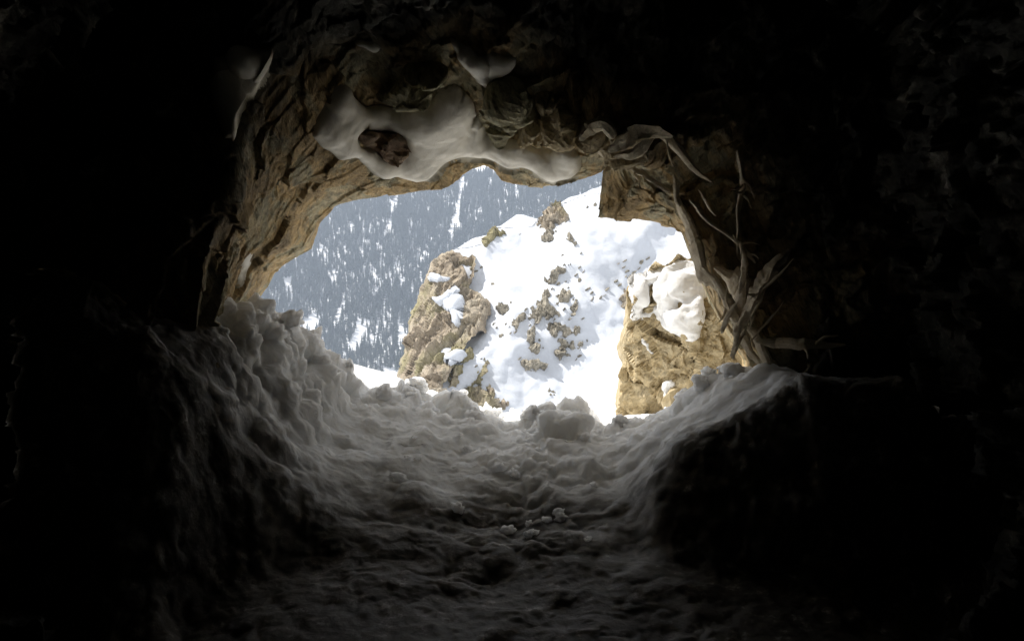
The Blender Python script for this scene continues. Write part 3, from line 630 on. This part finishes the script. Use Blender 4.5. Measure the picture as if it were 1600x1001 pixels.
# ------------------------------------------------------------------ ice and rocks on the ceiling and jambs of the mouth
def icep(poly, label, thick=0.07, fall=22, holes=(), seed=0, name='ice_sheet', **kw):
    kw.setdefault('sm', 60)
    kw.setdefault('soft', 16); kw.setdefault('rough', 0.02)
    return tag(patch(name, poly, BV_CAVE, M['ice'], thick, fall, 2.0, holes, 9, 0.03, seed, rs=6, embed=0.02, **kw), label, 'ice')
icep([(488, 190), (500, 168), (516, 140), (532, 128), (545, 132), (548, 150), (570, 160), (600, 164), (640, 168), (668, 160), (690, 140), (712, 132), (730, 150), (745, 175), (760, 200), (790, 215), (820, 216), (860, 222), (895, 224),
      (912, 240), (912, 262), (900, 278), (870, 286), (845, 284), (830, 268), (815, 262), (795, 264), (778, 256), (755, 250), (730, 250), (705, 254), (690, 268), (672, 282), (650, 288), (630, 284), (618, 276), (600, 280), (585, 276), (572, 262),
      (555, 250), (540, 246), (528, 252), (520, 240), (500, 226), (490, 210)], 'broad milky ice sheet coating the ceiling rock above the opening', 0.08, 32,
      holes=[[(556, 213), (574, 204), (600, 203), (624, 209), (628, 222), (618, 238), (604, 246), (592, 240), (582, 228), (564, 222)]])
icep([(704, 60), (722, 70), (745, 88), (770, 80), (798, 84), (810, 92), (795, 112), (780, 118), (768, 134), (758, 140), (744, 128), (732, 106), (716, 92)], 'pointed pale ice tongue hanging above the ceiling rocks', 0.07, 12, seed=4, name='ice_tongue', sm=20)
icep([(544, 62), (560, 56), (588, 62), (600, 76), (590, 86), (570, 80), (552, 76)], 'small smooth ice lump at the upper left of the ceiling', 0.05, 10, seed=5, name='ice_lump', sm=10)
icep([(330, 90), (370, 74), (412, 70), (428, 74), (424, 110), (404, 146), (380, 178), (374, 206), (366, 222), (350, 216), (336, 180), (326, 140)], 'smooth ice curtain at the left edge of the rock jamb', 0.10, 20, seed=6, name='ice_curtain', sm=30)
icep([(378, 405), (388, 388), (396, 390), (394, 412), (388, 440), (378, 458), (370, 452), (374, 430)], 'thin pale ice strip near the foot of the left jamb', 0.03, 6, seed=7, name='ice_strip', sm=8)
def rk(poly, label, mat, thick=0.07, fall=12, seed=0, name='ceiling_rock', **kw):
    kw.setdefault('sm', 12)
    return tag(patch(name, poly, BV_CAVE, M[mat], thick, fall, 2.0, (), 5, 0.06, seed, rough=0.03, rs=14, embed=0.01, facet=0.04, fs=7, smooth=False, **kw), label, 'rock')
rk([(588, 148), (600, 130), (622, 122), (632, 100), (660, 96), (692, 98), (696, 112), (680, 128), (668, 158), (640, 166), (610, 160)], 'olive angular rock wedged above the ice sheet', 'olive', 0.09, 10, 1)
rk([(764, 140), (778, 122), (800, 118), (818, 128), (832, 148), (836, 172), (812, 190), (794, 214), (782, 216), (770, 196), (762, 168)], 'dark olive rounded rock above the middle of the ice', 'olive', 0.09, 14, 2)
rk([(830, 146), (860, 142), (880, 148), (890, 166), (902, 190), (912, 214), (890, 222), (850, 206), (812, 214), (800, 210), (820, 186), (838, 172)], 'pale buff rock slab right of the olive rounded rock', 'gold', 0.09, 10, 3)
rk([(552, 210), (572, 200), (600, 199), (628, 206), (632, 222), (622, 240), (606, 250), (594, 244), (584, 232), (562, 222)], 'reddish brown rock showing through the ice sheet', 'red', 0.07, 8, 4)
rk([(908, 198), (930, 190), (940, 172), (950, 180), (952, 200), (990, 202), (1022, 206), (1012, 222), (986, 232), (966, 240), (954, 246), (948, 220), (930, 222), (912, 214)], 'pale flaky rock at the upper right corner of the opening', 'gold', 0.10, 8, 5)

# ------------------------------------------------------------------ splintered wood at the right of the mouth
def limb(pts, label, flat=0.6, name='dry_branch', cat='branch', seed=0, jag=0.25, up=(1.0, 0.14, 0.05), mat='wood', parent=None, forks=0, fork_name='side_twig'):
    """pts: (px, py, distance, radius); a tapering, flattened, twisted stem with broken ends"""
    p = np.array(pts, float); C_ = at(p[:, 0], p[:, 1], p[:, 2]); R = p[:, 3] * 1.3
    s = np.r_[0, np.cumsum(np.linalg.norm(np.diff(C_, axis=0), axis=1))]; n = max(16, int(s[-1] / 0.008)); t = np.linspace(0, s[-1], n)
    Q = np.stack([np.interp(t, s, C_[:, k]) for k in range(3)], -1); RR = np.interp(t, s, R)
    for _ in range(2): Q[1:-1] = 0.5 * Q[1:-1] + 0.25 * (Q[2:] + Q[:-2])
    Q += 0.016 * np.stack([fbm(np.stack([t * 9, t * 0 + k, t * 0 + seed], -1), 3, 150 + k) for k in range(3)], -1)
    T = np.gradient(Q, axis=0); T /= np.linalg.norm(T, axis=1, keepdims=True)
    up = np.array(up); S_ = np.cross(T, up); S_ /= np.linalg.norm(S_, axis=1, keepdims=True); U = np.cross(S_, T)
    m = 9; a = np.linspace(0, 2 * math.pi, m, endpoint=False)
    rr = RR[:, None] * (1 + 0.15 * noise(np.stack([t * 60, t * 0, t * 0 + seed], -1))[:, None] + 1.6 * jag * fbm(np.stack([np.cos(a)[None] * 1.5 + 0 * t[:, None], np.sin(a)[None] * 1.5 + 0 * t[:, None], t[:, None] * 5 + seed + 0 * a[None]], -1), 3, 160))
    rr[0] *= 0.25; rr[-1] *= 0.15
    tw = a[None] + t[:, None] * 0.0
    V = Q[:, None] + S_[:, None] * (np.cos(tw) * rr)[..., None] + U[:, None] * (np.sin(tw) * rr * flat)[..., None]
    F = grid_faces(n, m, True)
    if forks:
        root = bpy.data.objects.new(name, None); SC.collection.objects.link(root); root.location = C_[0]; root.empty_display_size = 0.05
        mesh_obj('main_stem', V.reshape(-1, 3), F, M[mat], root, smooth=False); o = root
    else: o = mesh_obj(name, V.reshape(-1, 3), F, M[mat], parent, smooth=False)
    rf = np.random.default_rng(300 + seed)
    for k in range(forks):
        q = rf.uniform(0.2, 0.85); i0 = int(q * (len(p) - 1)); a0 = p[i0] + (p[i0 + 1] - p[i0]) * (q * (len(p) - 1) - i0); dr = p[i0 + 1] - p[i0]
        an = math.atan2(dr[1], dr[0]) + (1 if k % 2 else -1) * rf.uniform(0.4, 0.95); ln = rf.uniform(18, 40); r0 = min(a0[3] * 0.6, 0.010)
        limb([(a0[0], a0[1], a0[2], r0), (a0[0] + ln * .5 * math.cos(an), a0[1] + ln * .5 * math.sin(an), a0[2] - .02, r0 * .6), (a0[0] + ln * math.cos(an + .25), a0[1] + ln * math.sin(an + .25), a0[2] - .05, r0 * .15)],
             None, 0.7, fork_name, None, seed * 7 + k, 0.3, mat=mat, parent=o)
    return tag(o, label, cat)
limb([(1052, 300, 4.55, .012), (1062, 325, 4.55, .030), (1078, 360, 4.55, .042), (1090, 395, 4.5, .048), (1098, 425, 4.5, .042), (1112, 442, 4.45, .02), (1122, 452, 4.45, .006)], 'wide smooth pale slab of wood along the right jamb', 0.35, 'wood_slab', 'wood', 1, 0.15)
limb([(1236, 386, 4.1, .008), (1222, 402, 4.1, .026), (1204, 430, 4.12, .034), (1184, 462, 4.15, .032), (1164, 488, 4.2, .024), (1150, 512, 4.25, .014)], 'thick broken splinter leaning up to the right of the boulder', 0.5, 'wood_splinter', 'splinter', 2, 0.4, forks=3, fork_name='sliver')
limb([(1156, 236, 4.0, .004), (1158, 250, 4.0, .010), (1162, 290, 4.0, .010), (1158, 325, 4.0, .009), (1152, 362, 4.0, .006), (1150, 372, 4.0, .003)], 'thin upright twig standing in the dark right of the opening', 0.8, 'dry_twig', 'twig', 3, forks=4)
limb([(906, 196, 4.4, .008), (918, 216, 4.4, .014), (938, 238, 4.4, .014), (965, 256, 4.4, .010), (1000, 272, 4.4, .012), (1030, 286, 4.4, .012), (1050, 300, 4.4, .006)], 'pale root running diagonally over the upper right rim', 0.7, 'exposed_root', 'root', 4, 0.4, forks=5, fork_name='rootlet')
limb([(1076, 314, 4.25, .003), (1092, 326, 4.25, .012), (1108, 345, 4.25, .008), (1136, 364, 4.2, .006), (1158, 380, 4.15, .007), (1170, 396, 4.15, .008), (1178, 412, 4.15, .004)], 'slender bent root crossing the dark rock beside the upright twig', 0.8, 'exposed_root', 'root', 5, forks=4, fork_name='rootlet')
limb([(1160, 376, 4.15, .006), (1163, 395, 4.15, .014), (1162, 420, 4.2, .016), (1160, 445, 4.2, .014), (1156, 462, 4.2, .006)], 'short upright stake below the thin twig', 0.6, 'wood_stake', 'stake', 6)
limb([(1020, 208, 4.3, .010), (1042, 214, 4.3, .026), (1062, 234, 4.3, .026), (1080, 256, 4.3, .020), (1096, 272, 4.3, .012), (1112, 284, 4.3, .003)], 'curved pale fin of wood above the right rim', 0.4, 'wood_fin', 'wood', 7, 0.4, up=(0.6, 0.3, 0.7))
limb([(1054, 272, 4.35, .006), (1058, 290, 4.35, .016), (1060, 312, 4.35, .012), (1066, 322, 4.35, .005)], 'stubby pale peg at the top of the right jamb', 0.7, 'wood_peg', 'peg', 8)
limb([(1098, 418, 4.4, .006), (1116, 440, 4.4, .020), (1134, 472, 4.4, .026), (1148, 500, 4.35, .028), (1160, 530, 4.35, .024), (1180, 560, 4.3, .014), (1190, 578, 4.3, .005)], 'long brown stave following the lower right jamb', 0.5, 'wood_stave', 'wood', 9, 0.35, forks=4, fork_name='sliver')
limb([(1112, 420, 4.45, .006), (1140, 432, 4.45, .045), (1158, 452, 4.4, .055), (1160, 480, 4.35, .035), (1152, 505, 4.35, .02), (1146, 520, 4.35, .006)], 'broad torn wood flake behind the stakes at right', 0.3, 'wood_flake', 'wood', 10, 0.5)
limb([(1190, 428, 4.15, .004), (1184, 450, 4.15, .012), (1168, 480, 4.18, .014), (1152, 510, 4.2, .012), (1146, 545, 4.25, .012), (1140, 560, 4.25, .005)], 'dark thin splinter beside the thick leaning one', 0.6, 'wood_splinter', 'splinter', 11)
limb([(1160, 505, 4.3, .006), (1176, 520, 4.28, .020), (1194, 550, 4.25, .022), (1206, 576, 4.25, .014), (1212, 590, 4.25, .004)], 'short stump of wood sinking into the snow at right', 0.6, 'wood_stump', 'wood', 12, 0.4)
limb([(1176, 532, 4.15, .006), (1210, 536, 4.1, .016), (1260, 538, 4.0, .016), (1300, 540, 3.97, .008), (1320, 538, 3.95, .003)], 'dim log lying level into the dark right side', 0.8, 'fallen_log', 'log', 13, forks=2)

for pts_, lb in [([(906, 222, 4.2, .01), (926, 200, 4.18, .04), (946, 192, 4.15, .045), (958, 214, 4.15, .02)], 'pointed pale rock flake at the upper right corner of the opening'),
                 ([(948, 238, 4.2, .01), (968, 222, 4.2, .05), (996, 214, 4.2, .055), (1024, 208, 4.2, .035), (1050, 214, 4.2, .008)], 'broad pale rock flake between the pointed flake and the curved wood fin'),
                 ([(960, 246, 4.25, .006), (984, 240, 4.22, .03), (1010, 226, 4.2, .025), (1022, 216, 4.2, .006)], 'small angular pale rock flake below the broad flake')]:
    limb(pts_, lb, 0.35, 'rock_flake', 'rock', int(pts_[0][0]) % 17, 0.6, up=(0.15, 0.30, 0.9), mat='flake')
for k, (x0_, y0_, x1_, y1_, Y_, r_) in enumerate([(1150, 520, 1198, 452, 4.22, .010), (1166, 540, 1226, 470, 4.18, .007), (1140, 500, 1136, 452, 4.35, .012), (1172, 500, 1210, 418, 4.12, .008), (1126, 470, 1106, 402, 4.42, .009),
        (1146, 560, 1166, 498, 4.25, .012), (1090, 300, 1118, 338, 4.3, .006), (940, 186, 958, 236, 4.3, .010), (984, 214, 1010, 250, 4.32, .012), (1040, 222, 1052, 262, 4.28, .008), (1168, 470, 1240, 402, 4.05, .006), (1128, 520, 1152, 470, 4.3, .014)]):
    mx, my = (x0_ + x1_) / 2 + 4 * math.sin(k * 2.1), (y0_ + y1_) / 2 + 3 * math.cos(k * 1.3)
    o = limb([(x0_, y0_, Y_, r_ * .6), (mx, my, Y_ - .02, r_), (x1_, y1_, Y_ - .05, r_ * .2)], 'thin', 0.45, 'wood_shard', 'splinter', 30 + k, 0.5)
    spot = 'above the upper right rim' if y0_ < 320 else 'among the leaning splinters right of the boulder'
    tag(o, 'short pale torn wood shard ' + spot, group='wood shards ' + spot)

# ------------------------------------------------------------------ air between here and the far mountain
hz = bpy.data.materials.new('haze_air'); hz.use_nodes = True; nt = hz.node_tree; nt.nodes.clear()
pv = nt.nodes.new('ShaderNodeVolumePrincipled'); pv.inputs['Color'].default_value = (0.68, 0.80, 1.0, 1); pv.inputs['Density'].default_value = 0.00043
mo = nt.nodes.new('ShaderNodeOutputMaterial'); nt.links.new(pv.outputs[0], mo.inputs['Volume'])
x0, x1, y0, y1, z0, z1 = -960, 960, -60, 1400, -90, 290
V = [(x, y, z) for x in (x0, x1) for y in (y0, y1) for z in (z0, z1)]
hb = mesh_obj('haze', V, [(0, 1, 3, 2), (4, 6, 7, 5), (0, 4, 5, 1), (2, 3, 7, 6), (0, 2, 6, 4), (1, 5, 7, 3)], hz, smooth=False, centre=False)
tag(hb, 'thin bluish haze softening the far forested mountainside', 'haze', kind='stuff')
